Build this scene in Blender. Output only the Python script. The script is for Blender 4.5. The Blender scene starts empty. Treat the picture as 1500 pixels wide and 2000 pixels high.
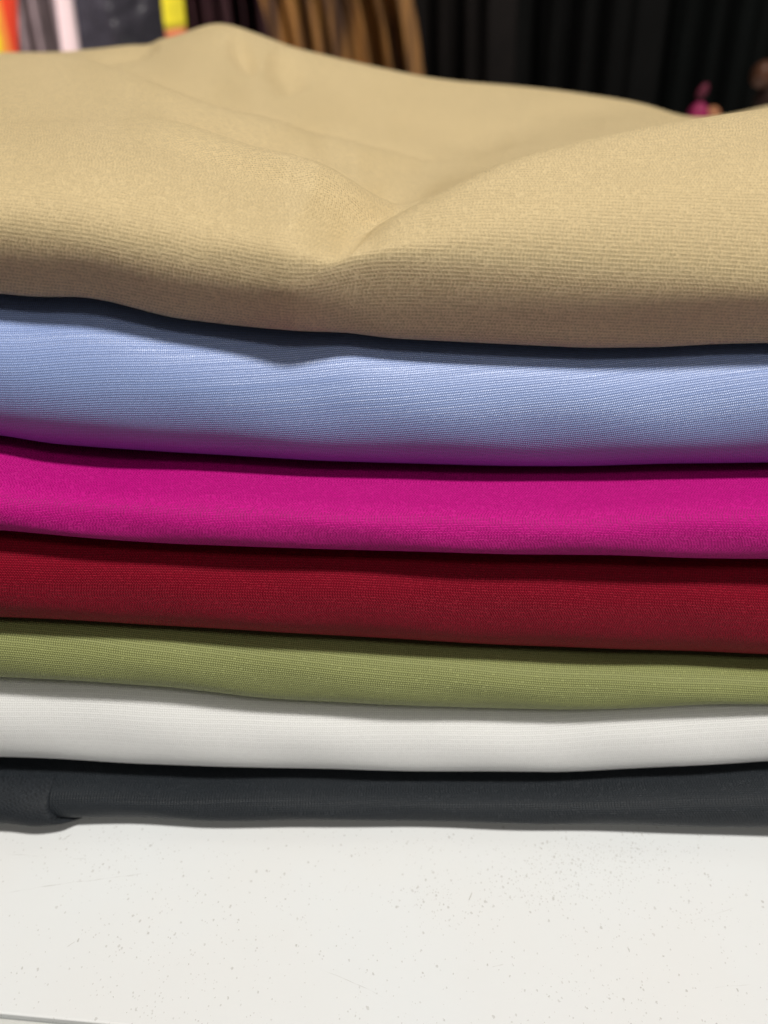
import bpy, math, random
import numpy as np
random.seed(4); np.random.seed(4)
S = bpy.context.scene
R = math.radians

# ------------------------------------------------------------------ camera, light, exposure
D = 0.09                    # distance from the lens to the front of the stack (metres)
PITCH = R(30.0)
FPX = 1472.0                # focal length in pixels of the 1500 x 2000 photograph
H = 0.1165                  # lens height above the table top
cP, sP = math.cos(PITCH), math.sin(PITCH)

cam_d = bpy.data.cameras.new('camera')
cam = bpy.data.objects.new('camera', cam_d)
S.collection.objects.link(cam)
cam.location = (0, 0, H)
cam.rotation_euler = (math.pi/2 - PITCH, 0, 0)
cam_d.sensor_fit = 'VERTICAL'
cam_d.sensor_height = 36.0
cam_d.lens = 36.0*FPX/2000.0
cam_d.clip_start = 0.003
cam_d.clip_end = 50
cam_d.dof.use_dof = True
cam_d.dof.focus_distance = 0.111
cam_d.dof.aperture_fstop = 14.5
S.camera = cam

w = bpy.data.worlds.new('World'); S.world = w; w.use_nodes = True
w.node_tree.nodes['Background'].inputs[0].default_value = (1.0, 0.93, 0.9, 1)
w.node_tree.nodes['Background'].inputs[1].default_value = 0.08

def area(name, loc, target, size, power, color, shape='DISK'):
    l = bpy.data.lights.new(name, 'AREA'); l.shape = shape; l.size = size
    l.energy = power; l.color = color
    o = bpy.data.objects.new(name, l); S.collection.objects.link(o)
    o.location = loc
    import mathutils
    d = mathutils.Vector(target) - mathutils.Vector(loc)
    o.rotation_euler = d.to_track_quat('-Z', 'Y').to_euler()
    return o
# ceiling spot almost straight above the pile, a little to the camera's side
area('ceiling_spot', (0.30, -0.52, 1.70), (0, 0.12, 0.05), 0.19, 33.0, (1.0, 0.965, 0.90))
# wider ceiling panel further forward: soft neutral light
area('ceiling_panel', (0.45, -1.05, 1.35), (0, 0.12, 0.05), 0.22, 4.6, (1.0, 0.95, 0.86), 'SQUARE')
# shop lamp over the goods on the left, behind the pile
sl = area('shop_lamp', (-0.75, 0.35, 1.2), (-0.45, 0.95, 0.1), 0.2, 4.0, (1.0, 0.88, 0.86)); sl.data.spread = R(50)

S.view_settings.view_transform = 'Standard'
S.view_settings.look = 'None'
S.view_settings.exposure = 0
S.view_settings.gamma = 1
S.cycles.max_bounces = 8
S.cycles.diffuse_bounces = 5

# ------------------------------------------------------------------ camera geometry helpers
def z_of(py, Y):
    yv = -(py-1000.0)/FPX
    t = Y/(cP + yv*sP)
    return H + t*(yv*cP - sP)
def project(x, y, z):
    t = y*cP - (z-H)*sP
    yv = (y*sP + (z-H)*cP)/t
    return 750 + FPX*x/t, 1000 - FPX*yv
def world_at(px, py, Y):
    yv = -(py-1000.0)/FPX
    t = Y/(cP + yv*sP)
    return np.array([(px-750)/FPX*t, Y, H + t*(yv*cP - sP)])
def on_table(px, py):
    yv = -(py-1000.0)/FPX
    t = -H/(yv*cP - sP)
    return np.array([(px-750)/FPX*t, t*(cP + yv*sP), 0.0])

# ------------------------------------------------------------------ materials
class NT:
    def __init__(s, name):
        s.m = bpy.data.materials.new(name); s.m.use_nodes = True
        s.t = s.m.node_tree; s.n = s.t.nodes; s.l = s.t.links
        s.b = s.n['Principled BSDF']
    def link(s, a, b): s.l.new(a, b)
    def math(s, op, a, b=None, c=None, clamp=False):
        n = s.n.new('ShaderNodeMath'); n.operation = op; n.use_clamp = clamp
        for i, v in enumerate((a, b, c)):
            if v is None: continue
            if isinstance(v, (int, float)): n.inputs[i].default_value = v
            else: s.l.new(v, n.inputs[i])
        return n.outputs[0]
    def noise(s, vec, scale, detail=2, rough=.5, dims='3D'):
        n = s.n.new('ShaderNodeTexNoise'); n.noise_dimensions = dims
        n.inputs['Scale'].default_value = scale; n.inputs['Detail'].default_value = detail
        n.inputs['Roughness'].default_value = rough
        if vec is not None: s.l.new(vec, n.inputs['Vector'])
        return n.outputs[0]
    def white(s, *v):
        n = s.n.new('ShaderNodeTexWhiteNoise')
        if len(v) == 1:
            n.noise_dimensions = '1D'; s.l.new(v[0], n.inputs['W'])
        else:
            n.noise_dimensions = '2D'; s.l.new(s.comb(v[0], v[1]), n.inputs['Vector'])
        return n.outputs[0]
    def comb(s, x, y, z=0.0):
        n = s.n.new('ShaderNodeCombineXYZ')
        for i, v in enumerate((x, y, z)):
            if isinstance(v, (int, float)): n.inputs[i].default_value = v
            else: s.l.new(v, n.inputs[i])
        return n.outputs[0]
    def mix(s, f, a, b, typ='MIX'):
        n = s.n.new('ShaderNodeMix'); n.data_type = 'RGBA'; n.blend_type = typ
        if isinstance(f, (int, float)): n.inputs[0].default_value = f
        else: s.l.new(f, n.inputs[0])
        for i, v in ((6, a), (7, b)):
            if isinstance(v, tuple): n.inputs[i].default_value = (*v, 1) if len(v) == 3 else v
            else: s.l.new(v, n.inputs[i])
        return n.outputs[2]
    def smooth(s, v, a, b, lo=0.0, hi=1.0):
        n = s.n.new('ShaderNodeMapRange'); n.interpolation_type = 'SMOOTHSTEP'
        s.l.new(v, n.inputs[0])
        for i, q in enumerate((a, b, lo, hi)): n.inputs[1+i].default_value = q
        return n.outputs[0]

def woven(name, color, row=0.00055, stitch=0.0007, off=0.45, angle=0.0, relief=0.00012,
          rough=0.5, spec=0.5, gap=0.62, irregular=0.35, warp=0.5, sheen=0.1, tint=None, warp_pitch=None, floats=.3, deepk=.62, alt=0.0):
    """cloth whose weft rows and warp threads stand in relief; UVs are metres along the cloth"""
    k = NT(name)
    uv = k.n.new('ShaderNodeUVMap'); uv.uv_map = 'UVMap'
    sep = k.n.new('ShaderNodeSeparateXYZ'); k.link(uv.outputs[0], sep.inputs[0])
    u0, v0 = sep.outputs[0], sep.outputs[1]
    ca, sa = math.cos(R(angle)), math.sin(R(angle))
    u1 = k.math('ADD', k.math('MULTIPLY', u0, ca), k.math('MULTIPLY', v0, sa))
    v1 = k.math('SUBTRACT', k.math('MULTIPLY', v0, ca), k.math('MULTIPLY', u0, sa))
    big = k.noise(uv.outputs[0], 60, 1)
    mid = k.noise(uv.outputs[0], 900, 2)
    dv = k.math('ADD', k.math('MULTIPLY', k.math('SUBTRACT', big, .5), 1.6),
                k.math('MULTIPLY', k.math('SUBTRACT', mid, .5), .8*irregular))
    V = k.math('ADD', k.math('DIVIDE', v1, row), dv)
    U = k.math('ADD', k.math('DIVIDE', u1, stitch),
               k.math('MULTIPLY', k.math('SUBTRACT', mid, .5), 1.3*irregular))
    j = k.math('FLOOR', V)
    rj = k.white(j)
    # weft thread cross-section
    fr = k.math('SUBTRACT', V, j)
    weft = k.math('POWER', k.math('SINE', k.math('MULTIPLY', fr, math.pi)), .7)
    # how far the weft lies over the warp at this place
    ph = k.math('ADD', k.math('ADD', U, k.math('MULTIPLY', j, off)), k.math('MULTIPLY', rj, irregular))
    i = k.math('FLOOR', ph)
    rij = k.white(i, j)
    over = k.math('MULTIPLY_ADD', k.math('SINE', k.math('MULTIPLY', ph, 2*math.pi)), .5, .5)
    over = k.smooth(over, .05, .75)
    over = k.math('MAXIMUM', over, k.smooth(rij, 1-floats*irregular, 1.0, 0, .7))
    if alt:      # every other weft row lies a little lower
        par = k.math('MODULO', k.math('ABSOLUTE', j), 2.0)
        over = k.math('MAXIMUM', over, k.math('MULTIPLY', par, .55))
    # warp threads
    wp = warp_pitch or stitch
    Uw = k.math('ADD', k.math('DIVIDE', u1, wp), k.math('MULTIPLY', k.math('SUBTRACT', mid, .5), .5*irregular))
    wf = k.math('POWER', k.math('ABSOLUTE', k.math('SINE', k.math('MULTIPLY', Uw, math.pi))), .8)
    h = k.math('MULTIPLY', weft, k.math('MULTIPLY_ADD', over, gap, 1-gap))
    h = k.math('MULTIPLY', h, k.math('MULTIPLY_ADD', rij, .3*irregular+.12, .88))
    if alt: h = k.math('MULTIPLY', h, k.math('MULTIPLY_ADD', par, alt, 1-alt))
    h = k.math('MAXIMUM', h, k.math('MULTIPLY', wf, k.math('MULTIPLY_ADD', over, -.35*warp, warp)))
    h = k.math('ADD', h, k.math('MULTIPLY', wf, .11))
    bp = k.n.new('ShaderNodeBump'); bp.inputs['Strength'].default_value = 1.0
    bp.inputs['Distance'].default_value = relief
    k.link(h, bp.inputs['Height']); k.link(bp.outputs[0], k.b.inputs['Normal'])
    if name == 'white_rep':
        k.b.inputs['Subsurface Weight'].default_value = .5; k.b.inputs['Subsurface Radius'].default_value = (1, 1, 1)
        k.b.inputs['Subsurface Scale'].default_value = .0025
    # yarn colour: occlusion shade in the gaps between threads is painted in, threads vary a little
    deep = tuple(c*deepk for c in color)
    top = tint or tuple(min(1, c*1.12) for c in color)
    f = k.math('ADD', k.smooth(h, .15, .95), k.math('MULTIPLY', k.math('SUBTRACT', rij, .5), .18*irregular), clamp=True)
    col = k.mix(f, deep, top)
    blot = k.noise(uv.outputs[0], 40, 3)
    col = k.mix(k.smooth(blot, .3, .7, 0, .10), col, tuple(c*.8 for c in color))
    k.link(col, k.b.inputs['Base Color'])
    k.b.inputs['Roughness'].default_value = rough
    k.b.inputs['Specular IOR Level'].default_value = spec
    k.b.inputs['Sheen Weight'].default_value = sheen
    k.b.inputs['Sheen Roughness'].default_value = .4
    return k.m

def plain(name, color, rough=.6, spec=.4, var=.25, scale=30, sheen=0.0):
    k = NT(name)
    tc = k.n.new('ShaderNodeTexCoord')
    n = k.noise(tc.outputs['Object'], scale, 4, .6)
    col = k.mix(k.smooth(n, .3, .7), tuple(c*(1-var) for c in color), tuple(min(1, c*(1+var)) for c in color))
    k.link(col, k.b.inputs['Base Color'])
    bp = k.n.new('ShaderNodeBump'); bp.inputs['Strength'].default_value = .3; bp.inputs['Distance'].default_value = .002
    k.link(k.noise(tc.outputs['Object'], scale*8, 3), bp.inputs['Height']); k.link(bp.outputs[0], k.b.inputs['Normal'])
    k.b.inputs['Roughness'].default_value = rough
    k.b.inputs['Specular IOR Level'].default_value = spec
    k.b.inputs['Sheen Weight'].default_value = sheen
    return k.m

def table_mat():
    k = NT('white_laminate')
    tc = k.n.new('ShaderNodeTexCoord')
    P = tc.outputs['Object']
    sep = k.n.new('ShaderNodeSeparateXYZ'); k.link(P, sep.inputs[0])
    X, Y = sep.outputs[0], sep.outputs[1]
    base = (.738, .765, .782)
    def specks(scale, keep, rmin, rmax, density):
        mp = k.n.new('ShaderNodeMapping'); mp.inputs['Scale'].default_value = (1, .8, 1)
        mp.inputs['Rotation'].default_value = (0, 0, .4)
        k.link(P, mp.inputs[0])
        # warp so that specks are ragged, not discs
        wob = k.n.new('ShaderNodeTexNoise'); wob.inputs['Scale'].default_value = scale*2.2; wob.inputs['Detail'].default_value = 2
        k.link(P, wob.inputs['Vector'])
        va = k.n.new('ShaderNodeVectorMath'); va.operation = 'MULTIPLY_ADD'
        k.link(wob.outputs[1], va.inputs[0]); va.inputs[1].default_value = (.55/scale,)*3; k.link(mp.outputs[0], va.inputs[2])
        v = k.n.new('ShaderNodeTexVoronoi'); v.inputs['Scale'].default_value = scale
        k.link(va.outputs[0], v.inputs['Vector'])
        c = k.n.new('ShaderNodeSeparateColor'); k.link(v.outputs['Color'], c.inputs[0])
        rad = k.math('MULTIPLY_ADD', c.outputs[0], rmax-rmin, rmin)
        d = k.math('SUBTRACT', rad, v.outputs['Distance'])
        m = k.smooth(d, -.03, .05)
        thr = k.math('MULTIPLY', density, keep)
        on = k.math('LESS_THAN', c.outputs[1], thr)
        st = k.math('MULTIPLY_ADD', c.outputs[2], .75, .25)
        return k.math('MULTIPLY', k.math('MULTIPLY', m, on), st)
    # dirt gathers in loose patches
    patch = k.smooth(k.noise(P, 38, 2), .35, .75, .35, 1.5)
    def blob(px, py, rx, ry, amp):
        c = on_table(px, py)
        dx = k.math('DIVIDE', k.math('SUBTRACT', X, float(c[0])), rx)
        dy = k.math('DIVIDE', k.math('SUBTRACT', Y, float(c[1])), ry)
        r2 = k.math('ADD', k.math('MULTIPLY', dx, dx), k.math('MULTIPLY', dy, dy))
        return k.math('MULTIPLY', k.math('EXPONENT', k.math('MULTIPLY', r2, -1.0)), amp)
    dens = patch
    for a in ((1120, 1680, .012, .0035, 3.0), (1060, 1740, .010, .003, 3.2), (830, 1750, .005, .0015, 3.0),
              (1250, 1660, .010, .003, 2.2), (820, 1650, .008, .002, 1.5)):
        dens = k.math('ADD', dens, blob(*a))
    s1 = specks(1300, .16, .12, .30, dens)
    s2 = specks(2600, .2, .14, .36, dens)
    s3 = specks(620, .07, .06, .13, patch)
    m = k.math('MAXIMUM', k.math('MAXIMUM', k.math('MULTIPLY', s1, .75), k.math('MULTIPLY', s2, .6)), s3)
    # fine scratches: thin lines between two points
    def scratch(a, b, wd, amp):
        A, B = on_table(*a), on_table(*b)
        L = float(np.hypot(*(B-A)[:2])); ux, uy = float((B-A)[0]/L), float((B-A)[1]/L)
        dx = k.math('SUBTRACT', X, float(A[0])); dy = k.math('SUBTRACT', Y, float(A[1]))
        al = k.math('ADD', k.math('MULTIPLY', dx, ux), k.math('MULTIPLY', dy, uy))
        ac = k.math('SUBTRACT', k.math('MULTIPLY', dx, -uy), k.math('MULTIPLY', dy, -ux))
        ac = k.math('ADD', ac, k.math('MULTIPLY', k.math('SUBTRACT', k.noise(P, 160, 2), .5), .0009))
        f = k.smooth(k.math('ABSOLUTE', ac), wd, 0.0)
        g = k.math('MULTIPLY', k.smooth(al, 0, L*.2), k.smooth(al, L, L*.75))
        brk = k.smooth(k.noise(P, 420, 1), .38, .62, .15, 1)
        return k.math('MULTIPLY', k.math('MULTIPLY', k.math('MULTIPLY', f, g), brk), min(.8, amp*1.6))
    for a in (((0, 1745), (330, 1698), .00009, .34), ((120, 1642), (142, 1628), .00009, .5),
              ((230, 1645), (250, 1628), .0001, .28), ((620, 1888), (760, 1952), .00008, .22),
              ((10, 1668), (90, 1672), .00007, .25), ((140, 1677), (170, 1676), .0001, .22),
              ((915, 1760), (922, 1740), .0001, .5), ((672, 1742), (676, 1728), .0001, .4),
              ((960, 1888), (985, 1883), .0001, .3), ((1350, 1800), (1440, 1770), .0001, .12),
              ((130, 1850), (148, 1838), .0001, .25), ((1390, 1930), (1470, 1922), .00008, .12)):
        m = k.math('MAXIMUM', m, scratch(*a))
    cloud = k.noise(P, 26, 3)
    b1 = k.mix(k.smooth(cloud, .3, .7), (.74, .752, .755), base)
    b1 = k.mix(k.smooth(k.noise(P, 14, 2), .45, .75, 0, .5), b1, (.728, .755, .77))
    # grime along the cut front edge
    col = k.mix(m, b1, (.29, .265, .235))
    k.link(col, k.b.inputs['Base Color'])
    rg = k.smooth(k.noise(P, 120, 4), .3, .7, .5, .62)
    k.link(rg, k.b.inputs['Roughness']); k.b.inputs['Specular IOR Level'].default_value = .3
    bp = k.n.new('ShaderNodeBump'); bp.inputs['Strength'].default_value = .25; bp.inputs['Distance'].default_value = .00008
    k.link(k.math('SUBTRACT', k.noise(P, 700, 3), m), bp.inputs['Height']); k.link(bp.outputs[0], k.b.inputs['Normal'])
    return k.m

# ------------------------------------------------------------------ object helpers
def link_mesh(name, verts, faces, mat, parent=None, uvs=None, smooth=True):
    me = bpy.data.meshes.new(name)
    me.from_pydata([tuple(map(float, v)) for v in verts], [], faces)
    if uvs is not None:
        lay = me.uv_layers.new(name='UVMap')
        vi = np.empty(len(me.loops), dtype=np.int32); me.loops.foreach_get('vertex_index', vi)
        lay.data.foreach_set('uv', np.asarray(uvs, dtype=np.float32)[vi].ravel())
    if smooth: me.polygons.foreach_set('use_smooth', [True]*len(me.polygons))
    me.materials.append(mat); me.update()
    o = bpy.data.objects.new(name, me); S.collection.objects.link(o)
    if parent: o.parent = parent
    return o
def tag(o, label=None, cat=None, group=None, kind=None):
    for a, b in (('label', label), ('category', cat), ('group', group), ('kind', kind)):
        if b: o[a] = b
    return o
def empty(name, loc=(0, 0, 0)):
    o = bpy.data.objects.new(name, None); S.collection.objects.link(o); o.location = loc
    o.empty_display_size = .01
    return o
def grid_faces(nr, nc, close_r=False):
    f = []
    for r in range(nr if close_r else nr-1):
        r2 = (r+1) % nr
        for c in range(nc-1):
            f.append((r*nc+c, r*nc+c+1, r2*nc+c+1, r2*nc+c))
    return f
def box(name, x0, x1, y0, y1, z0, z1, mat, parent=None, bevel=0.0):
    v = [(x, y, z) for z in (z0, z1) for y in (y0, y1) for x in (x0, x1)]
    f = [(0, 2, 3, 1), (4, 5, 7, 6), (0, 1, 5, 4), (2, 6, 7, 3), (0, 4, 6, 2), (1, 3, 7, 5)]
    o = link_mesh(name, v, f, mat, parent, smooth=False)
    if bevel:
        b = o.modifiers.new('bevel', 'BEVEL'); b.width = bevel; b.segments = 4
    return o
def wob(x, seed, amp, n=4, base=12.0):
    r = np.random.RandomState(seed); y = np.zeros_like(x)
    for k in range(n):
        y += np.sin(x*base*(1.9**k)*(.8+.4*r.rand()) + r.rand()*6.28)/(1.5**k)
    return amp*y/2
def gsmooth(a, sig, axis):
    if sig <= 0: return a
    n = int(3*sig)+1; k = np.exp(-.5*(np.arange(-n, n+1)/sig)**2); k /= k.sum()
    a = np.moveaxis(a, axis, 0)
    pad = np.concatenate([2*a[:1]-a[n:0:-1], a, 2*a[-1:]-a[-2:-n-2:-1]])
    out = sum(k[i]*pad[i:i+len(a)] for i in range(2*n+1))
    return np.moveaxis(out, 0, axis)
def cubic(xs, ys, xq):
    """monotone-limited cubic hermite through the points; ys may be 2-D (len(xs), m)"""
    xs = np.asarray(xs, float); ys = np.asarray(ys, float)
    h = np.diff(xs)[:, None]; Y = ys.reshape(len(xs), -1); d = np.diff(Y, axis=0)/h
    m = np.zeros_like(Y)
    m[1:-1] = (d[:-1]*h[1:] + d[1:]*h[:-1])/(h[1:]+h[:-1]); m[0] = d[0]; m[-1] = d[-1]
    i = np.clip(np.searchsorted(xs, xq)-1, 0, len(xs)-2)
    t = ((xq-xs[i])/h[i, 0])[:, None]; hh = h[i]
    out = ((2*t**3-3*t**2+1)*Y[i] + (t**3-2*t**2+t)*hh*m[i] + (-2*t**3+3*t**2)*Y[i+1] + (t**3-t**2)*hh*m[i+1])
    return out.reshape((len(xq),)+ys.shape[1:])

# ------------------------------------------------------------------ table
A, B = on_table(0, 1979), on_table(230, 2001)
ang = math.atan2(B[1]-A[1], B[0]-A[0])
table = empty('display_table', (float(A[0]), float(A[1]), 0)); table.rotation_euler.z = ang
tag(table, 'white laminate table top with fine dark specks under the pile of fabrics', 'table')
tm = table_mat()
def local(o):  # part built in world space, then handed to the table
    o.parent = table
    import mathutils
    M = mathutils.Matrix.Translation(table.location) @ mathutils.Matrix.Rotation(ang, 4, 'Z')
    o.matrix_parent_inverse = M.inverted()
ca_, sa_ = math.cos(ang), math.sin(ang)
def tw(u, v):  # table-frame to world
    return (A[0]+u*ca_-v*sa_, A[1]+u*sa_+v*ca_)
def slab(name, u0, u1, v0, v1, z0, z1, mat, bev):
    cs = [tw(u0, v0), tw(u1, v0), tw(u0, v1), tw(u1, v1)]
    v = [(c[0], c[1], z) for z in (z0, z1) for c in cs]
    f = [(0, 2, 3, 1), (4, 5, 7, 6), (0, 1, 5, 4), (2, 6, 7, 3), (0, 4, 6, 2), (1, 3, 7, 5)]
    o = link_mesh(name, v, f, mat, smooth=False); local(o)
    b = o.modifiers.new('bevel', 'BEVEL'); b.width = bev; b.segments = 3
    return o
slab('tabletop', -.45, .55, 0, .62, -.018, 0, tm, .00025)
slab('edge_band', -.45, .55, -.0032, -.00035, -.018, -.0004, plain('pale_edging', (.60, .61, .59), .5, .3, .03, 15), .0003)

# ------------------------------------------------------------------ folded fabrics
bl = [
 [(0,573),(72,581),(160,579),(213,588),(270,604),(330,620),(400,629),(500,640),(600,648),(680,649),(720,656),(760,661),(900,668),(1000,673),(1150,680),(1300,678),(1400,672),(1500,670)],
 [(0,849),(100,867),(213,876),(400,887),(600,899),(750,904),(900,909),(1000,911),(1150,911),(1300,906),(1500,904)],
 [(0,1035),(167,1050),(333,1062),(500,1069),(750,1076),(1000,1083),(1200,1085),(1350,1090),(1500,1092)],
 [(0,1205),(167,1213),(333,1223),(500,1232),(750,1247),(1000,1260),(1200,1268),(1350,1272),(1500,1278)],
 [(0,1323),(167,1330),(333,1343),(500,1362),(650,1371),(750,1377),(1000,1385),(1100,1386),(1250,1382),(1400,1375),(1500,1375)],
 [(0,1479),(133,1483),(267,1491),(400,1497),(700,1504),(1000,1507),(1100,1507),(1200,1502),(1350,1495),(1500,1487)],
 [(0,1598),(200,1596),(267,1597),(400,1603),(600,1601),(800,1602),(1000,1608),(1250,1613),(1500,1617)],
]
SH = .0100     # the crumpled cloth sits this far back from the fabrics under it
def bline(k, px):
    q = np.arange(-600, 2101, 10.0)
    v = np.interp(q, [p[0] for p in bl[k]], [p[1] for p in bl[k]])
    # carry the end slopes on outside the frame, gently
    p = bl[k]
    v = np.where(q < 0, p[0][1] + (q)*.03*np.sign(p[1][1]-p[0][1]), v)
    v = gsmooth(v, 2.2, 0)
    return np.interp(px, q, v)

NX = 420
XS = np.linspace(-.125, .125, NX)
#        forward offset, nose depth factor, exponent
fold = {1: (.0064, .62, 1.0), 2: (-.0012, .60, 1.0), 3: (-.0002, .62, 1.0), 4: (.0003, .6, 1.0), 5: (.0003, .62, 1.0), 6: (.0006, .75, 1.0)}
NP = 56
phi = np.linspace(-math.pi/2, math.pi/2, NP)
def nose(zlo, zhi, F, a):
    zc, hh = (zlo+zhi)/2, (zhi-zlo)/2
    e = .86
    y = F[:, None] + a[:, None]*(1-np.abs(np.cos(phi))**e)[None]
    z = zc[:, None] + hh[:, None]*(np.sign(np.sin(phi))*np.abs(np.sin(phi))**.92)[None]
    return y, z
Ff = {k: D + fold[k][0] + wob(XS, 20+k, .0007, 3, 22) for k in fold}
# interface heights, solved so the visible lower edge of each fabric falls on its line
pxn = 750 + XS/(D*1.15)*FPX
zi = {k: z_of(bline(k, pxn), D) for k in range(0, 6)}
zi[6] = np.full(NX, .0019)
zi[0] = z_of(bline(0, pxn), D*1.005+SH)-.0003
for it in range(60):
    for k in range(6, 0, -1):
        zlo = zi[k]; zhi = zi[k-1]
        a = fold[k][1]*(zhi-zlo)
        y, z = nose(zlo, zhi, Ff[k], a)
        px, py = project(XS[:, None], y, z)
        m = py.argmax(axis=1); r = np.arange(NX)
        err = py[r, m] - bline(k, px[r, m])         # positive: lies too low in the picture
        if k == 6:
            Ff[6] = Ff[6] + err*4e-5
        else:
            zi[k] = zi[k] + err*3.5e-5
for k in range(1, 6): zi[k] = gsmooth(zi[k], 2, 0)

BACK = .335
specs = {
 1: ('folded_fabric', 'light blue folded fabric directly under the crumpled beige cloth'),
 2: ('folded_fabric', 'bright magenta pink folded fabric between the light blue and the dark red'),
 3: ('folded_fabric', 'dark red folded fabric between the magenta and the olive green'),
 4: ('folded_fabric', 'olive green folded fabric lying on the white one'),
 5: ('folded_fabric', 'white folded fabric between the olive green and the black'),
 6: ('folded_fabric', 'black folded fabric at the bottom of the pile on the white table'),
}
mats = {
 0: woven('beige_crepe', (.78, .59, .305), row=.00025, stitch=.00046, off=.45, angle=-2, relief=.00015, rough=.48, spec=.4, irregular=.8, warp=.5, gap=.65, sheen=.0, alt=.3, floats=.25, deepk=.54, tint=(.97, .765, .43), warp_pitch=.00023),
 1: woven('light_blue_twill', (.30, .42, .86), row=.00034, stitch=.00025, off=.36, angle=8, relief=.00008, rough=.32, spec=1.0, gap=.6, irregular=.35, warp=.4, sheen=0, tint=(.40, .54, .97), floats=0, deepk=.5),
 2: woven('magenta_crepe', (.44, .001, .175), row=.00022, stitch=.00042, off=.3, angle=1, relief=.00008, rough=.5, spec=.22, irregular=.8, warp=.5, sheen=0, tint=(.68, .003, .29), deepk=.55, warp_pitch=.00021),
 3: woven('dark_red_crepe', (.20, .0014, .013), row=.00024, stitch=.00038, off=.36, angle=4, relief=.00010, rough=.5, spec=.12, irregular=.6, warp=.45, sheen=0, tint=(.34, .005, .026), deepk=.52, warp_pitch=.00019),
 4: woven('olive_rep', (.262, .282, .098), row=.00036, stitch=.00036, off=.5, angle=-3, relief=.00012, rough=.5, spec=.3, irregular=.4, warp=.5, sheen=0, tint=(.35, .38, .142), floats=.1, deepk=.5),
 5: woven('white_rep', (.84, .845, .84), row=.00038, stitch=.00038, off=.5, angle=1, relief=.00009, rough=.45, spec=.5, irregular=.3, warp=.6, tint=(.88, .885, .885), floats=0, deepk=.80, sheen=0),
 6: woven('black_twill', (.010, .0135, .0175), row=.00034, stitch=.00050, off=.4, angle=2, relief=.00010, rough=.5, spec=.28, irregular=.5, warp=.5, sheen=0, tint=(.0165, .0215, .028)),
}
groups = 'folded fabrics stacked in the pile'
def loop_of(zlo, zhi, F, a):
    """closed cross-section for each x: front nose, top run, back nose, bottom run"""
    y, z = nose(zlo, zhi, F, a)
    nb = 16; th = np.linspace(math.pi/2, -math.pi/2, nb)
    tb = np.linspace(0, 1, 22)[1:-1]
    yb = BACK + (a[:, None])*np.cos(th)[None]
    zb = ((zlo+zhi)/2)[:, None] + ((zhi-zlo)/2)[:, None]*np.sin(th)[None]
    yt = y[:, -1:] + (yb[:, :1]-y[:, -1:])*tb[None]; zt = z[:, -1:] + (zb[:, :1]-z[:, -1:])*tb[None]
    yu = yb[:, -1:] + (y[:, :1]-yb[:, -1:])*tb[None]; zu = zb[:, -1:] + (z[:, :1]-zb[:, -1:])*tb[None]
    Y = np.concatenate([y, yt, yb, yu], axis=1); Z = np.concatenate([z, zt, zb, zu], axis=1)
    return Y, Z
for k in range(1, 7):
    g = .00006
    zlo, zhi = zi[k]+g, zi[k-1]-g
    a = fold[k][1]*(zhi-zlo)
    Y, Z = loop_of(zlo, zhi, Ff[k], a)
    # round the two ends of the fold off
    e = np.clip((np.abs(XS)-.115)/.010, 0, 1); sc = np.sqrt(np.clip(1-e**2, 0.0004, 1))
    zc = ((zlo+zhi)/2)[:, None]
    Z = zc + (Z-zc)*sc[:, None]
    q_ = np.arange(Y.shape[1])[None]/12.0
    und = sum(np.sin(XS[:, None]*fx + q_*fq + k*ph_) for fx, fq, ph_ in ((70, 1.1, 2.1), (140, -1.7, 4.4), (36, .6, 1.3), (230, 2.3, .7)))
    frontw = np.exp(-((q_*12-NP*.5)/(NP*.3))**2)
    Y = Y - .00009*und*frontw
    # faint soft undulation of the cloth face
    s = np.concatenate([[0], np.cumsum(np.hypot(np.diff(Y[NX//2]), np.diff(Z[NX//2])))])
    X = np.repeat(XS[:, None], Y.shape[1], 1)
    V = np.stack([X, Y, Z], -1).transpose(1, 0, 2)     # rows round the loop, columns along x
    if k == 6:      # the lowest fold curls up off the table at its front
        drop = np.clip((Y-D-.004)/.02, 0, 1)*np.clip((zc-Z)/(zc-zlo[:, None]), 0, 1)
        Z = Z - .0017*drop
        V[..., 2] = Z.T
    dV = np.zeros(Y.T.shape)
    dV[1:] = np.cumsum(np.hypot(np.diff(Y.T, axis=0), np.diff(Z.T, axis=0)), axis=0)
    dV -= dV[NP//2:NP//2+1]
    uv = np.stack([V[..., 0], dV], -1)
    nr = V.shape[0]
    faces = grid_faces(nr, NX)
    vv = V.reshape(-1, 3); uu = uv.reshape(-1, 2)
    faces += [(c, c+1, (nr-1)*NX+c+1, (nr-1)*NX+c) for c in range(NX-1)]
    faces = [f[::-1] for f in faces]
    root = empty(specs[k][0], (0, D, float(zlo[NX//2])))
    o = link_mesh('folded_cloth', vv-np.array([0, D, zlo[NX//2]]), faces, mats[k], root, uu)
    tag(root, specs[k][1], 'fabric', groups)
    if k == 6: black_root, black_zlo, black_zhi, black_a = root, zlo, zhi, a

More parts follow.
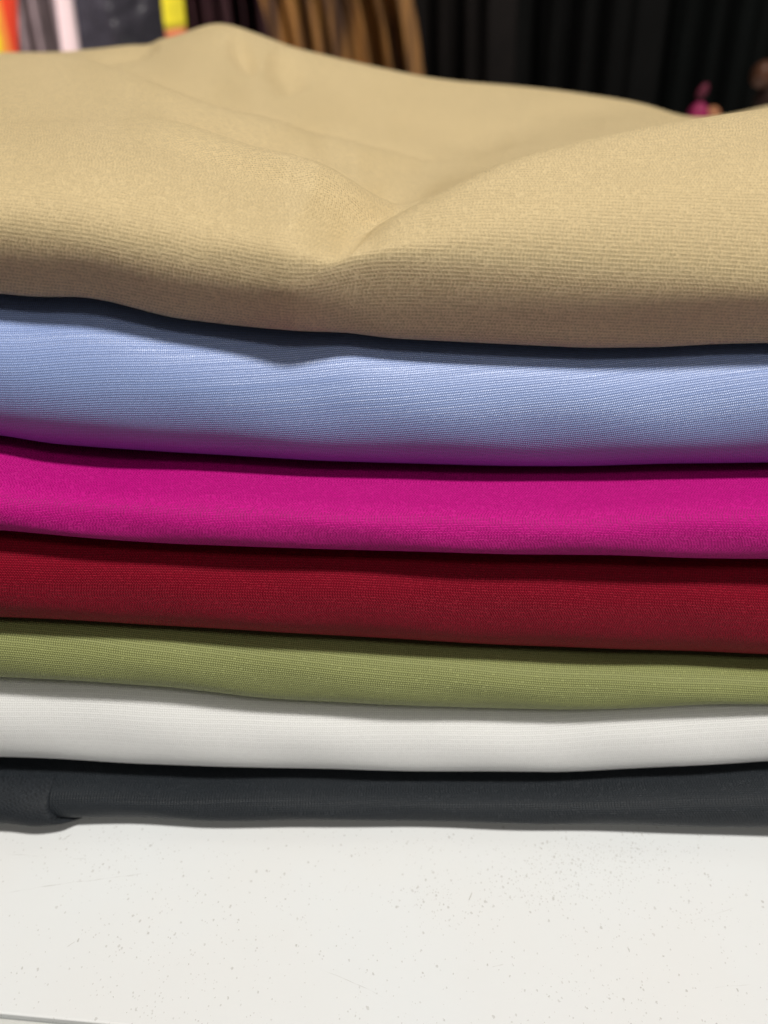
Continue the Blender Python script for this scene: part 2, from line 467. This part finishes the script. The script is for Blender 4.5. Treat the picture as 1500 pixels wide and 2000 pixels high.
# overlapping end of the black cloth, front left
def black_flap():
    zlo, zhi = black_zlo, black_zhi
    y, z = nose(zlo, zhi, Ff[6], black_a)
    rows, cols = NP, 120
    edge_px = np.interp(np.linspace(0, 1, rows), [0, .12, .25, .4, .6, .8, 1], [186, 178, 150, 128, 108, 99, 96])
    V = np.zeros((rows, cols, 3)); UV = np.zeros((rows, cols, 2))
    for r in range(rows):
        # world x of the edge on this row
        xe = (edge_px[r]-750)/FPX*(D*cP+ (H-z[NX//5, r])*sP)
        xs = xe - (xe+.12)*(np.linspace(1, 0, cols)**1.6)
        yy = np.interp(xs, XS, y[:, r]); zz = np.interp(xs, XS, z[:, r])
        d = xe - xs
        lift = .0009*np.sqrt(np.clip(1-(1-np.clip(d/.0011, 0, 1))**2, 0, 1)) + .0006*np.exp(-((d-.004)/.004)**2)
        c, s_ = math.cos(phi[r]), math.sin(phi[r])
        V[r, :, 0] = xs; V[r, :, 1] = yy - lift*(c+.25) ; V[r, :, 2] = np.maximum(zz + lift*s_*.15, .00025+.0002*(1-c))
        UV[r, :, 0] = xs; UV[r, :, 1] = r*.0003
    o = link_mesh('folded_flap', V.reshape(-1, 3)-np.array(black_root.location), [f for f in grid_faces(rows, cols)],
                  woven('black_twill_on_the_bias', (.011, .014, .018), row=.00042, stitch=.0007, off=.4, angle=28, relief=.00006,
                        rough=.6, spec=.25, irregular=.5, warp=.5, sheen=0, tint=(.018, .022, .028)), black_root, UV.reshape(-1, 2))
    o['label'] = 'overlapping end of the black cloth with slanting weave'
black_flap()

# ------------------------------------------------------------------ crumpled beige cloth on top
def Cc(px, *rows):
    r = [list(q) for q in rows]
    Yf = float(np.interp(px, [0, 400, 500, 565, 640, 700, 760, 900, 1500], [.955, .949, .941, .931, .943, .953, .953, .951, .95]))
    pf = float(np.interp(px, [-100, 0, 150, 330, 430, 500, 565, 640, 700, 760, 900, 1100, 1500], [450, 456, 470, 500, 520, 534, 542, 528, 512, 504, 504, 508, 518]))
    pb = float(bline(0, px))
    ci = 5 if px < 660 else 3
    def arc(py0, py1, Y0, Y1, tm, fr):
        z0_, z1_ = float(z_of(py0, Y0*D+SH)), float(z_of(py1, Y1*D+SH))
        a_ = (Y1-Y0)/(1-math.cos(tm)); b_ = (z1_-z0_)/math.sin(tm)
        return Y0 + a_*(1-math.cos(tm*fr)), z0_ + (z1_-z0_)*(math.sin(tm*fr)/math.sin(tm))**(.84 if tm > 0 else 1)
    r[1] = [pf, Yf]
    tm = R(68) if ci == 5 else R(80)
    n_ = ci-1
    for i in range(2, ci):
        yy, zz = arc(pf, r[ci][0], Yf, r[ci][1], tm, (i-1)/n_)
        r[i] = [float(project(0, yy*D+SH, zz)[1]), yy]
    yy, zz = arc(pf, pb, Yf, 1.035, R(-80), .52)
    r[0] = [float(project(0, yy*D+SH, zz)[1]), yy]
    for i, d in ((4, 28 if px > 700 else 0), (6, float(np.interp(px, [300, 450, 800, 850], [10, 28, 28, 4]))), (8, float(np.interp(px, [100, 300, 800, 1000], [12, 24, 20, 0])))): r[i][0] += d
    wS = float(np.clip((px-330)/330, 0, 1))
    for i in range(6, 12):
        y_ = float(np.interp(r[i][1], [1.25, 1.3, 1.6, 1.9, 2.4, 2.9, 3.3], [1.25, 1.36, 1.84, 2.26, 2.70, 3.03, 3.3]))
        r[i][1] = r[i][1]*(1-wS) + y_*wS
    return (px, [(a, b+SH/D) for a, b in r])
bg = [
 Cc(-400,(525,.955),(485,.945),(425,.965),(345,1.05),(295,1.14),(245,1.3),(210,1.45),(120,2.1),(135,2.6),(130,2.8),(122,3.0),(118,3.3)),
 Cc(-150,(525,.955),(485,.945),(425,.965),(345,1.05),(295,1.14),(245,1.3),(210,1.45),(112,2.2),(126,2.6),(122,2.8),(114,3.0),(106,3.3)),
 Cc(0,  (530,.955),(490,.945),(430,.965),(350,1.05),(300,1.14),(245,1.3),(210,1.45),(107,2.2),(122,2.6),(120,2.8),(112,3.0),(102,3.3)),
 Cc(150,(540,.955),(500,.945),(440,.965),(355,1.05),(300,1.15),(240,1.32),(205,1.5),(112,2.2),(135,2.45),(130,2.8),(115,3.0),(98,3.3)),
 Cc(240,(555,.955),(515,.945),(450,.965),(360,1.06),(300,1.18),(238,1.38),(208,1.52),(150,2.0),(162,2.3),(140,2.6),(112,2.95),(83,3.3)),
 Cc(330,(570,.955),(530,.945),(460,.97),(360,1.08),(292,1.26),(250,1.38),(240,1.52),(190,1.85),(198,2.15),(150,2.6),(110,2.95),(72,3.3)),
 Cc(430,(585,.955),(545,.945),(475,.97),(375,1.08),(318,1.22),(286,1.32),(280,1.48),(226,1.75),(234,2.05),(170,2.6),(110,2.95),(44,3.3)),
 Cc(500,(595,.955),(560,.94),(492,.962),(395,1.07),(345,1.16),(312,1.27),(310,1.42),(244,1.75),(252,2.0),(185,2.5),(120,2.95),(64,3.3)),
 Cc(570,(605,.955),(568,.933),(520,.94),(425,1.03),(370,1.12),(326,1.24),(328,1.42),(260,1.75),(268,1.95),(200,2.5),(140,2.95),(90,3.3)),
 Cc(640,(608,.958),(568,.943),(525,.965),(450,1.055),(396,1.12),(345,1.22),(350,1.38),(274,1.75),(282,1.95),(215,2.5),(160,2.95),(108,3.3)),
 Cc(700,(610,.96),(565,.95),(515,.985),(455,1.045),(430,1.10),(373,1.22),(378,1.35),(290,1.72),(298,1.9),(230,2.5),(165,2.95),(122,3.3)),
 Cc(760,(615,.96),(570,.95),(505,.98),(434,1.045),(438,1.12),(396,1.26),(400,1.4),(300,1.75),(306,1.9),(240,2.5),(180,2.95),(135,3.3)),
 Cc(830,(620,.96),(575,.95),(485,.985),(403,1.07),(414,1.16),(388,1.35),(368,1.5),(308,1.8),(310,1.95),(245,2.5),(190,2.95),(149,3.3)),
 Cc(900,(622,.96),(575,.95),(465,.99),(372,1.09),(386,1.2),(362,1.4),(340,1.55),(305,1.85),(300,2.0),(250,2.45),(195,2.95),(158,3.3)),
 Cc(1000,(625,.96),(575,.95),(440,1.0),(333,1.13),(350,1.25),(332,1.45),(314,1.6),(290,1.85),(285,2.0),(245,2.4),(200,2.9),(166,3.3)),
 Cc(1127,(628,.96),(578,.95),(420,1.01),(300,1.18),(315,1.3),(304,1.5),(292,1.65),(272,1.9),(262,2.05),(235,2.4),(202,2.9),(180,3.3)),
 Cc(1250,(628,.96),(578,.95),(400,1.03),(273,1.23),(288,1.35),(284,1.55),(276,1.7),(262,1.9),(252,2.1),(235,2.4),(215,2.9),(200,3.3)),
 Cc(1350,(625,.96),(575,.95),(388,1.04),(255,1.27),(268,1.4),(266,1.6),(262,1.75),(257,1.95),(252,2.1),(246,2.4),(238,2.9),(228,3.3)),
 Cc(1433,(622,.96),(572,.95),(380,1.05),(239,1.3),(252,1.42),(252,1.6),(250,1.75),(247,1.95),(243,2.1),(238,2.4),(230,2.9),(221,3.3)),
 Cc(1500,(620,.96),(570,.95),(375,1.05),(227,1.32),(240,1.44),(242,1.6),(240,1.75),(238,1.95),(234,2.1),(228,2.4),(218,2.9),(205,3.3)),
 Cc(1650,(618,.96),(568,.95),(370,1.05),(207,1.35),(222,1.47),(224,1.6),(222,1.75),(220,1.95),(216,2.1),(208,2.4),(196,2.9),(182,3.3)),
 Cc(1950,(616,.96),(566,.95),(368,1.05),(195,1.35),(210,1.47),(214,1.6),(212,1.75),(210,1.95),(206,2.1),(198,2.4),(186,2.9),(176,3.3)),
]
def beige():
    cols = []
    for px, rows in bg:
        zb = float(z_of(bline(0, px), D*1.005+SH))
        pts = [(D*3.3, zb+.0004), (D*2.2, zb+.0004), (D*1.35+SH, zb+.0004), (D*1.10+SH, zb+.0002), (D*1.005+SH, zb+.0001)]
        for py, Yn in rows: pts.append((Yn*D, float(z_of(py, Yn*D))))
        zr = pts[-1][1]
        pts += [(D*3.55, zr-.004), (D*3.75, zr-.016), (D*3.85, max(zr-.035, zb-.005)), (D*3.75, zb+.0004)]
        cols.append(pts)
    C = np.array(cols)                                   # (ncol, nrow, 2)
    cpx = np.array([b[0] for b in bg], float)
    nrow = C.shape[1]
    NC, SUB = 640, 22
    # squeeze samples evenly: rows first
    vq = np.linspace(0, nrow-1, (nrow-1)*SUB+1)
    Rr = np.stack([cubic(np.arange(nrow), C[c], vq) for c in range(len(cpx))])
    pq = np.linspace(cpx[0], cpx[-1], NC)
    G = cubic(cpx, Rr.reshape(len(cpx), -1), pq).reshape(NC, len(vq), 2)
    sig = 14/(pq[1]-pq[0])
    Gs = gsmooth(G, sig, 0)
    Gs = gsmooth(Gs, 3.5, 1)
    Yg, Zg = Gs[..., 0], Gs[..., 1]
    t = Yg*cP - (Zg-H)*sP
    Xg = (pq[:, None]-750)/FPX*t
    # hold the bottom edge on its line (the smoothing must not lift it)
    px, py = project(Xg, Yg, Zg)
    front = slice(0, SUB*9)
    mx = py[:, front].max(axis=1)
    err = mx - bline(0, pq)
    wgt = np.clip(1-(np.arange(len(vq))-SUB*4)/(SUB*3.0), 0, 1); wgt = wgt*wgt*(3-2*wgt)
    Zg = Zg + (gsmooth(err, 2, 0)*6.5e-5)[:, None]*wgt[None]
    # fine creases: soft grooves drawn along paths over the upper side
    px, py = project(Xg, Yg, Zg)
    def groove(path, width, depth, r0, r1, z):
        P = np.array(path, float)
        d2 = np.full(px.shape, 1e9)
        fade = np.zeros(px.shape)
        L = np.concatenate([[0], np.cumsum(np.hypot(*np.diff(P, axis=0).T))]); 
        for i in range(len(P)-1):
            a, b = P[i], P[i+1]; ab = b-a; l2 = (ab**2).sum()
            q = np.clip(((px-a[0])*ab[0]+(py-a[1])*ab[1])/l2, 0, 1)
            dd = (px-a[0]-q*ab[0])**2 + ((py-a[1]-q*ab[1])*1.0)**2
            s = (L[i]+q*math.sqrt(l2))/L[-1]
            m = dd < d2
            d2 = np.where(m, dd, d2); fade = np.where(m, np.sin(math.pi*np.clip(s, 0, 1))**.6, fade)
        rr = np.arange(px.shape[1]); gate = (np.clip((rr-SUB*(r0+4))/(SUB*.45)+.5, 0, 1)*np.clip((SUB*(r1+4)-rr)/(SUB*.45)+.5, 0, 1))[None]
        return z - 1.8*depth*np.exp(-d2/(2*(1.5*width)**2))*fade*gate
    rowmask = None
    Z2 = Zg
    Z2 = groove([(250,228),(330,250),(430,287),(500,313),(570,327),(640,346),(700,374),(775,400)], 15, -.0011, 5, 6.6, Z2)
    Z2 = groove([(300,246),(430,296),(500,326),(570,344),(640,362),(700,388),(780,412)], 11, .0016, 6.6, 8.0, Z2)
    Z2 = groove([(150,112),(240,150),(330,190),(430,227),(500,246),(570,261),(700,292),(820,309)], 13, -.0014, 7, 8.6, Z2)
    Z2 = groove([(230,160),(330,202),(430,240),(500,258),(570,274),(700,306),(860,316)], 10, .0018, 8.6, 9.8, Z2)
    Z2 = groove([(715,452),(760,434),(830,403),(1000,333),(1127,300),(1250,273),(1350,255),(1500,227),(1700,200)], 15, -.0010, 3, 4.7, Z2)
    Z2 = groove([(600,400),(660,440),(700,480)], 28, .0010, 2, 5.5, Z2)
    Z2 = groove([(400,480),(480,505),(560,520),(620,520)], 30, -.0005, 2, 5, Z2)
    Z2 = groove([(568,256),(620,282),(680,316),(740,332)], 9, .0006, 7, 10, Z2)
    Z2 = groove([(700,322),(800,328),(920,320),(1040,306)], 8, .0005, 7, 10, Z2)
    Z2 = groove([(860,275),(960,262),(1060,240),(1180,232)], 12, .0010, 9, 12, Z2)
    Z2 = groove([(760,240),(900,262),(1000,270)], 14, .0008, 9, 12, Z2)
    Z2 = groove([(520,110),(560,140),(580,180)], 14, .0022, 10, 12, Z2)
    Z2 = groove([(455,62),(470,100),(500,140)], 9, .002, 10, 12, Z2)
    Z2 = groove([(1040,212),(1150,208),(1260,222)], 8, .001, 10, 12, Z2)
    Z2 = groove([(240,140),(330,170),(430,190)], 12, .0012, 9, 11.5, Z2)
    Z2 = groove([(290,212),(400,235),(520,282),(600,300)], 9, .0005, 6, 8.2, Z2)
    Z2 = groove([(170,116),(215,106),(262,97),(310,84)], 6, .0022, 9.5, 12.5, Z2)
    Zg = gsmooth(gsmooth(Z2, 1.2, 1), 1.2, 0)
    P3 = np.stack([Xg, Yg, Zg], -1).transpose(1, 0, 2)   # rows, cols
    ds = np.zeros(P3.shape[:2]); ds[1:] = np.cumsum(np.linalg.norm(np.diff(P3[..., 1:], axis=0), axis=2), axis=0)
    r0 = SUB*6
    ds -= ds[r0:r0+1]
    ds = gsmooth(ds, 10, 1)
    # threads drift with the pull of the lobes
    uv = np.stack([P3[..., 0] + .10*(ds-ds.mean(axis=1, keepdims=True)), ds + P3[..., 0]*0.0], -1)
    root = empty('crumpled_cloth', (0, D, float(zi[0][NX//2])))
    tag(root, 'crumpled beige cloth with soft lobes lying on top of the folded fabrics', 'fabric', groups)
    o = link_mesh('draped_cloth', P3.reshape(-1, 3)-np.array(root.location), grid_faces(*P3.shape[:2]), mats[0], root, uv.reshape(-1, 2))
    sd = o.modifiers.new('thickness', 'SOLIDIFY'); sd.thickness = .0004; sd.offset = -1
    return o
beige()

# ------------------------------------------------------------------ shop goods behind, out of focus
def pleated(name, px0, px1, Y, mat, label, cat, group=None, n=6, amp=.01, lean=0.0, zlo=-.35, zhi=.55, seed=1, part='cloth', bow=0.0):
    """hanging length of cloth with vertical folds of real depth"""
    x0 = (px0-750)/FPX*Y*.853; x1 = (px1-750)/FPX*Y*.853
    nc, nr = 24*n, 26
    r = np.random.RandomState(seed)
    s = np.linspace(0, 1, nc); V = []
    phs = np.cumsum(.75+.5*r.rand(n+2)); phs = phs/phs[n]
    warp = np.interp(s, np.concatenate([[0], phs[:n]]), np.arange(n+1)/n)
    for q in np.linspace(0, 1, nr):
        z = zlo + (zhi-zlo)*q
        dz = z-.13
        for i in range(nc):
            f = warp[i]*n*2*math.pi
            y = Y - amp*math.sin(f+.4*math.sin(3*q)) - amp*.35*math.sin(2.3*f+1+2*q)
            x = x0 + (x1-x0)*s[i] - lean*dz + bow*dz*dz + amp*.3*math.cos(f*1.1+4*q)
            V.append((x, y, z))
    root = empty(name, ((x0+x1)/2, Y, zlo))
    tag(root, label, cat, group)
    o = link_mesh(part, np.array(V)-np.array(root.location), grid_faces(nr, nc), mat, root)
    sd = o.modifiers.new('thickness', 'SOLIDIFY'); sd.thickness = .002
    return root
def strand_mat():
    k = NT('golden_brown_strands'); tc = k.n.new('ShaderNodeTexCoord')
    mp = k.n.new('ShaderNodeMapping'); mp.inputs['Scale'].default_value = (70, 10, 5); k.link(tc.outputs['Object'], mp.inputs[0])
    n = k.noise(mp.outputs[0], 1.0, 3, .6)
    k.link(k.mix(k.smooth(n, .40, .66), (.035, .014, .007), (.27, .125, .030)), k.b.inputs['Base Color'])
    k.b.inputs['Roughness'].default_value = .5
    return k.m
G1 = 'garments hanging behind the pile'
pleated('hanging_garment', 552, 812, .80, strand_mat(), 'golden brown pleated fabric hanging behind the pile', 'fabric', G1, n=6, amp=.020, lean=.17, bow=-.9, seed=3)
pleated('hanging_garment', 330, 545, .95, plain('maroon_cloth', (.028, .010, .012), .8, .2), 'dark maroon cloth hanging between the yellow tag and the golden brown fabric', 'fabric', G1, n=6, amp=.010, lean=.05, seed=5)
pleated('hanging_garment', 815, 1010, .90, plain('dark_brown_cloth', (.006, .004, .0035), .8, .2), 'dark brown cloth hanging just right of the golden brown fabric', 'fabric', G1, n=3, amp=.018, lean=.05, seed=7)
pleated('hanging_garment', 1000, 1290, 1.0, plain('black_cloth', (.002, .0019, .0018), .85, .2), 'black cloth hanging right of the dark brown one', 'fabric', G1, n=4, amp=.018, lean=.03, seed=8)
pleated('hanging_garment', 1270, 1640, 1.05, plain('dark_green_cloth', (.001, .002, .0018), .85, .2), 'very dark green cloth hanging at the right edge behind the pink ornament', 'fabric', G1, n=6, amp=.014, lean=.02, seed=9)
pleated('hanging_garment', 20, 175, .95, plain('grey_cloth', (.15, .115, .12), .7, .3), 'mauve grey cloth hanging beside the yellow and orange packet', 'fabric', G1, n=3, amp=.012, lean=.02, seed=11)

def bg_point(px, py, Y): return world_at(px, py, Y)
def panel(name, quad, Y, th, mat, label, cat, parent=None, bev=.002, bulge=0.0, part=None):
    """thick, slightly pillowed sheet whose outline runs through four points (left/right bottom, left/right top)"""
    (bl_, br_, tl_, tr_) = [bg_point(q[0], q[1], Y) for q in quad]
    n = 14; V = []
    for side in (0, 1):
        for i in range(n):
            for j in range(n):
                s, t = i/(n-1), j/(n-1)
                p = (bl_*(1-s)+br_*s)*(1-t) + (tl_*(1-s)+tr_*s)*t
                e = (16*s*(1-s)*t*(1-t))**.5
                y = p[1] + (-1 if side == 0 else 1)*(th/2*(.35+.65*e) + bulge*e*(1+.4*math.sin(9*s+5*t)))
                V.append((p[0], y, p[2]))
    F = []
    for side in (0, 1):
        o_ = side*n*n
        for i in range(n-1):
            for j in range(n-1):
                f = (o_+i*n+j, o_+(i+1)*n+j, o_+(i+1)*n+j+1, o_+i*n+j+1)
                F.append(f if side == 0 else f[::-1])
    ring = [(i, 0) for i in range(n)] + [(n-1, j) for j in range(1, n)] + [(i, n-1) for i in range(n-2, -1, -1)] + [(0, j) for j in range(n-2, 0, -1)]
    for a in range(len(ring)):
        p, q = ring[a], ring[(a+1) % len(ring)]
        F.append((q[0]*n+q[1], p[0]*n+p[1], n*n+p[0]*n+p[1], n*n+q[0]*n+q[1]))
    V = np.array(V)
    if parent is None:
        root = empty(name, tuple(map(float, V.mean(axis=0)))); tag(root, label, cat)
        o = link_mesh(part or 'body', V-np.array(root.location), F, mat, root)
        return root, o
    o = link_mesh(part, V-np.array(parent.location), F, mat, parent)
    return parent, o
# yellow and orange printed packet
def packet_mat():
    k = NT('yellow_orange_print'); tc = k.n.new('ShaderNodeTexCoord')
    sep = k.n.new('ShaderNodeSeparateXYZ'); k.link(tc.outputs['Object'], sep.inputs[0])
    n = k.noise(tc.outputs['Object'], 60, 2)
    xx = k.math('ADD', sep.outputs[0], k.math('MULTIPLY', k.math('SUBTRACT', n, .5), .014))
    col = k.mix(k.smooth(xx, .0085, .013), (.95, .85, .02), (.95, .30, .06))
    col = k.mix(k.smooth(sep.outputs[0], .0150, .0165), col, (.90, .07, .03))
    k.link(col, k.b.inputs['Base Color']); k.b.inputs['Roughness'].default_value = .3
    return k.m
panel('printed_packet', ((-60, 330), (42, 330), (-70, -140), (30, -140)), .62, .008, packet_mat(), 'yellow packet with orange red edge standing at the far left behind the pile', 'packet', bulge=.002, part='wrapper')
panel('pale_strap', ((150, 330), (190, 330), (92, -140), (122, -140)), .70, .006, plain('pale_pink_band', (.78, .62, .64), .4, .5, .04), 'pale pink slanting band between the grey cloth and the black glossy bag', 'strap', part='band')
def bag_mat():
    k = NT('black_glossy_plastic'); tc = k.n.new('ShaderNodeTexCoord')
    k.b.inputs['Base Color'].default_value = (.035, .033, .042, 1)
    k.b.inputs['Roughness'].default_value = .2
    bp = k.n.new('ShaderNodeBump'); bp.inputs['Strength'].default_value = 1; bp.inputs['Distance'].default_value = .012
    k.link(k.noise(tc.outputs['Object'], 26, 2), bp.inputs['Height']); k.link(bp.outputs[0], k.b.inputs['Normal'])
    return k.m
panel('plastic_bag', ((130, 340), (345, 340), (125, -160), (335, -160)), .78, .03, bag_mat(), 'black glossy bag standing between the pale band and the yellow tag', 'bag', bulge=.02, part='bag_body')
t_, _ = panel('swing_tag', ((322, 60), (364, 54), (300, -150), (345, -150)), .66, .003, plain('yellow_card', (.80, .68, .03), .5, .4, .12, 60), 'yellow tag with orange lower end beside the dark maroon cloth', 'tag', part='card')
panel('x', ((330, 96), (368, 88), (322, 60.5), (364, 54.5)), .66, .003, plain('orange_card', (.62, .17, .07), .5, .4, .1, 60), '', '', parent=t_, part='tag_end')

# small ornaments on the right
def blob_mesh(name, px, py, rpx, rpy, Y, mat, parent, tilt=0.0, lobes=5, seed=0):
    c = bg_point(px, py, Y); t = Y*cP-(c[2]-H)*sP; rx, rz = rpx/FPX*t, rpy/FPX*t
    nu, nv = 30, 18; V = []; F = []
    for j in range(nv+1):
        th = math.pi*j/nv
        for i in range(nu):
            ph = 2*math.pi*i/nu
            rr = 1+.10*math.cos(lobes*ph+seed)*math.sin(th)
            x, y, z = rx*rr*math.sin(th)*math.cos(ph), rx*rr*math.sin(th)*math.sin(ph), rz*math.cos(th)
            x, z = x*math.cos(tilt)+z*math.sin(tilt), -x*math.sin(tilt)+z*math.cos(tilt)
            V.append((c[0]+x, c[1]+y, c[2]+z))
    for j in range(nv):
        for i in range(nu):
            F.append((j*nu+i, j*nu+(i+1) % nu, (j+1)*nu+(i+1) % nu, (j+1)*nu+i))
    return link_mesh(name, np.array(V)-np.array(parent.location), F, mat, parent)
pc = bg_point(1365, 225, .55)
orn = empty('flower_ornament', tuple(map(float, pc)))
tag(orn, 'small pink and peach flower ornament peeping over the beige cloth at right', 'ornament')
pk = plain('pink_petals', (.26, .012, .075), .6, .3); pk2 = plain('dull_pink_petals', (.12, .015, .035), .6, .3)
pe = plain('peach_petals', (.42, .17, .08), .6, .3)
blob_mesh('blossom', 1363, 226, 19, 24, .55, pk, orn, 0)
blob_mesh('peach_blossom', 1388, 232, 17, 22, .565, pe, orn, .2, 4)
blob_mesh('bud', 1372, 178, 9, 15, .55, pk2, orn, .5, 3)
def stem(a, b, Y, mat, parent, r=.0012):
    p, q = bg_point(*a, Y), bg_point(*b, Y); V = []; n = 8
    for c in (p, q):
        for i in range(n): V.append((c[0]+r*math.cos(2*math.pi*i/n), c[1]+r*math.sin(2*math.pi*i/n), c[2]))
    F = [(i, (i+1) % n, n+(i+1) % n, n+i) for i in range(n)] + [tuple(range(n))[::-1], tuple(range(n, 2*n))]
    return link_mesh('stem', np.array(V)-np.array(parent.location), F, mat, parent)
dk = plain('dark_stem', (.05, .012, .02), .7, .3)
stem((1366, 210), (1370, 184), .55, dk, orn)
stem((1364, 700), (1364, 240), .55, dk, orn)
pc = bg_point(1500, 150, .58)
orn2 = empty('wooden_ornament', tuple(map(float, pc)))
tag(orn2, 'small brown rounded ornament at the right edge above the beige cloth', 'ornament')
bm_ = plain('brown_wood', (.085, .032, .015), .5, .4)
blob_mesh('knob', 1490, 145, 22, 24, .58, bm_, orn2, .3, 3)
blob_mesh('base', 1518, 205, 44, 40, .59, plain('dark_brown_wood', (.022, .009, .006), .6, .3), orn2, .4, 4)

# dark shop beyond
fl = box('floor', -4, 4, -3, 4, -.95, -.9, plain('dark_floor', (.05, .045, .04), .5, .4, .2, 3)); tag(fl, kind='structure')
bw = box('back_wall', -4, 4, 2.2, 2.3, -.9, 2.4, plain('dark_wall', (.012, .010, .010), .8, .2, .3, 3)); tag(bw, kind='structure')
# table legs
lm = plain('white_metal', (.7, .7, .68), .4, .5, .05)
for u, v in ((-.40, .05), (.50, .05), (-.40, .57), (.50, .57)):
    slab('leg', u-.02, u+.02, v-.02, v+.02, -.9, -.0185, lm, .002)
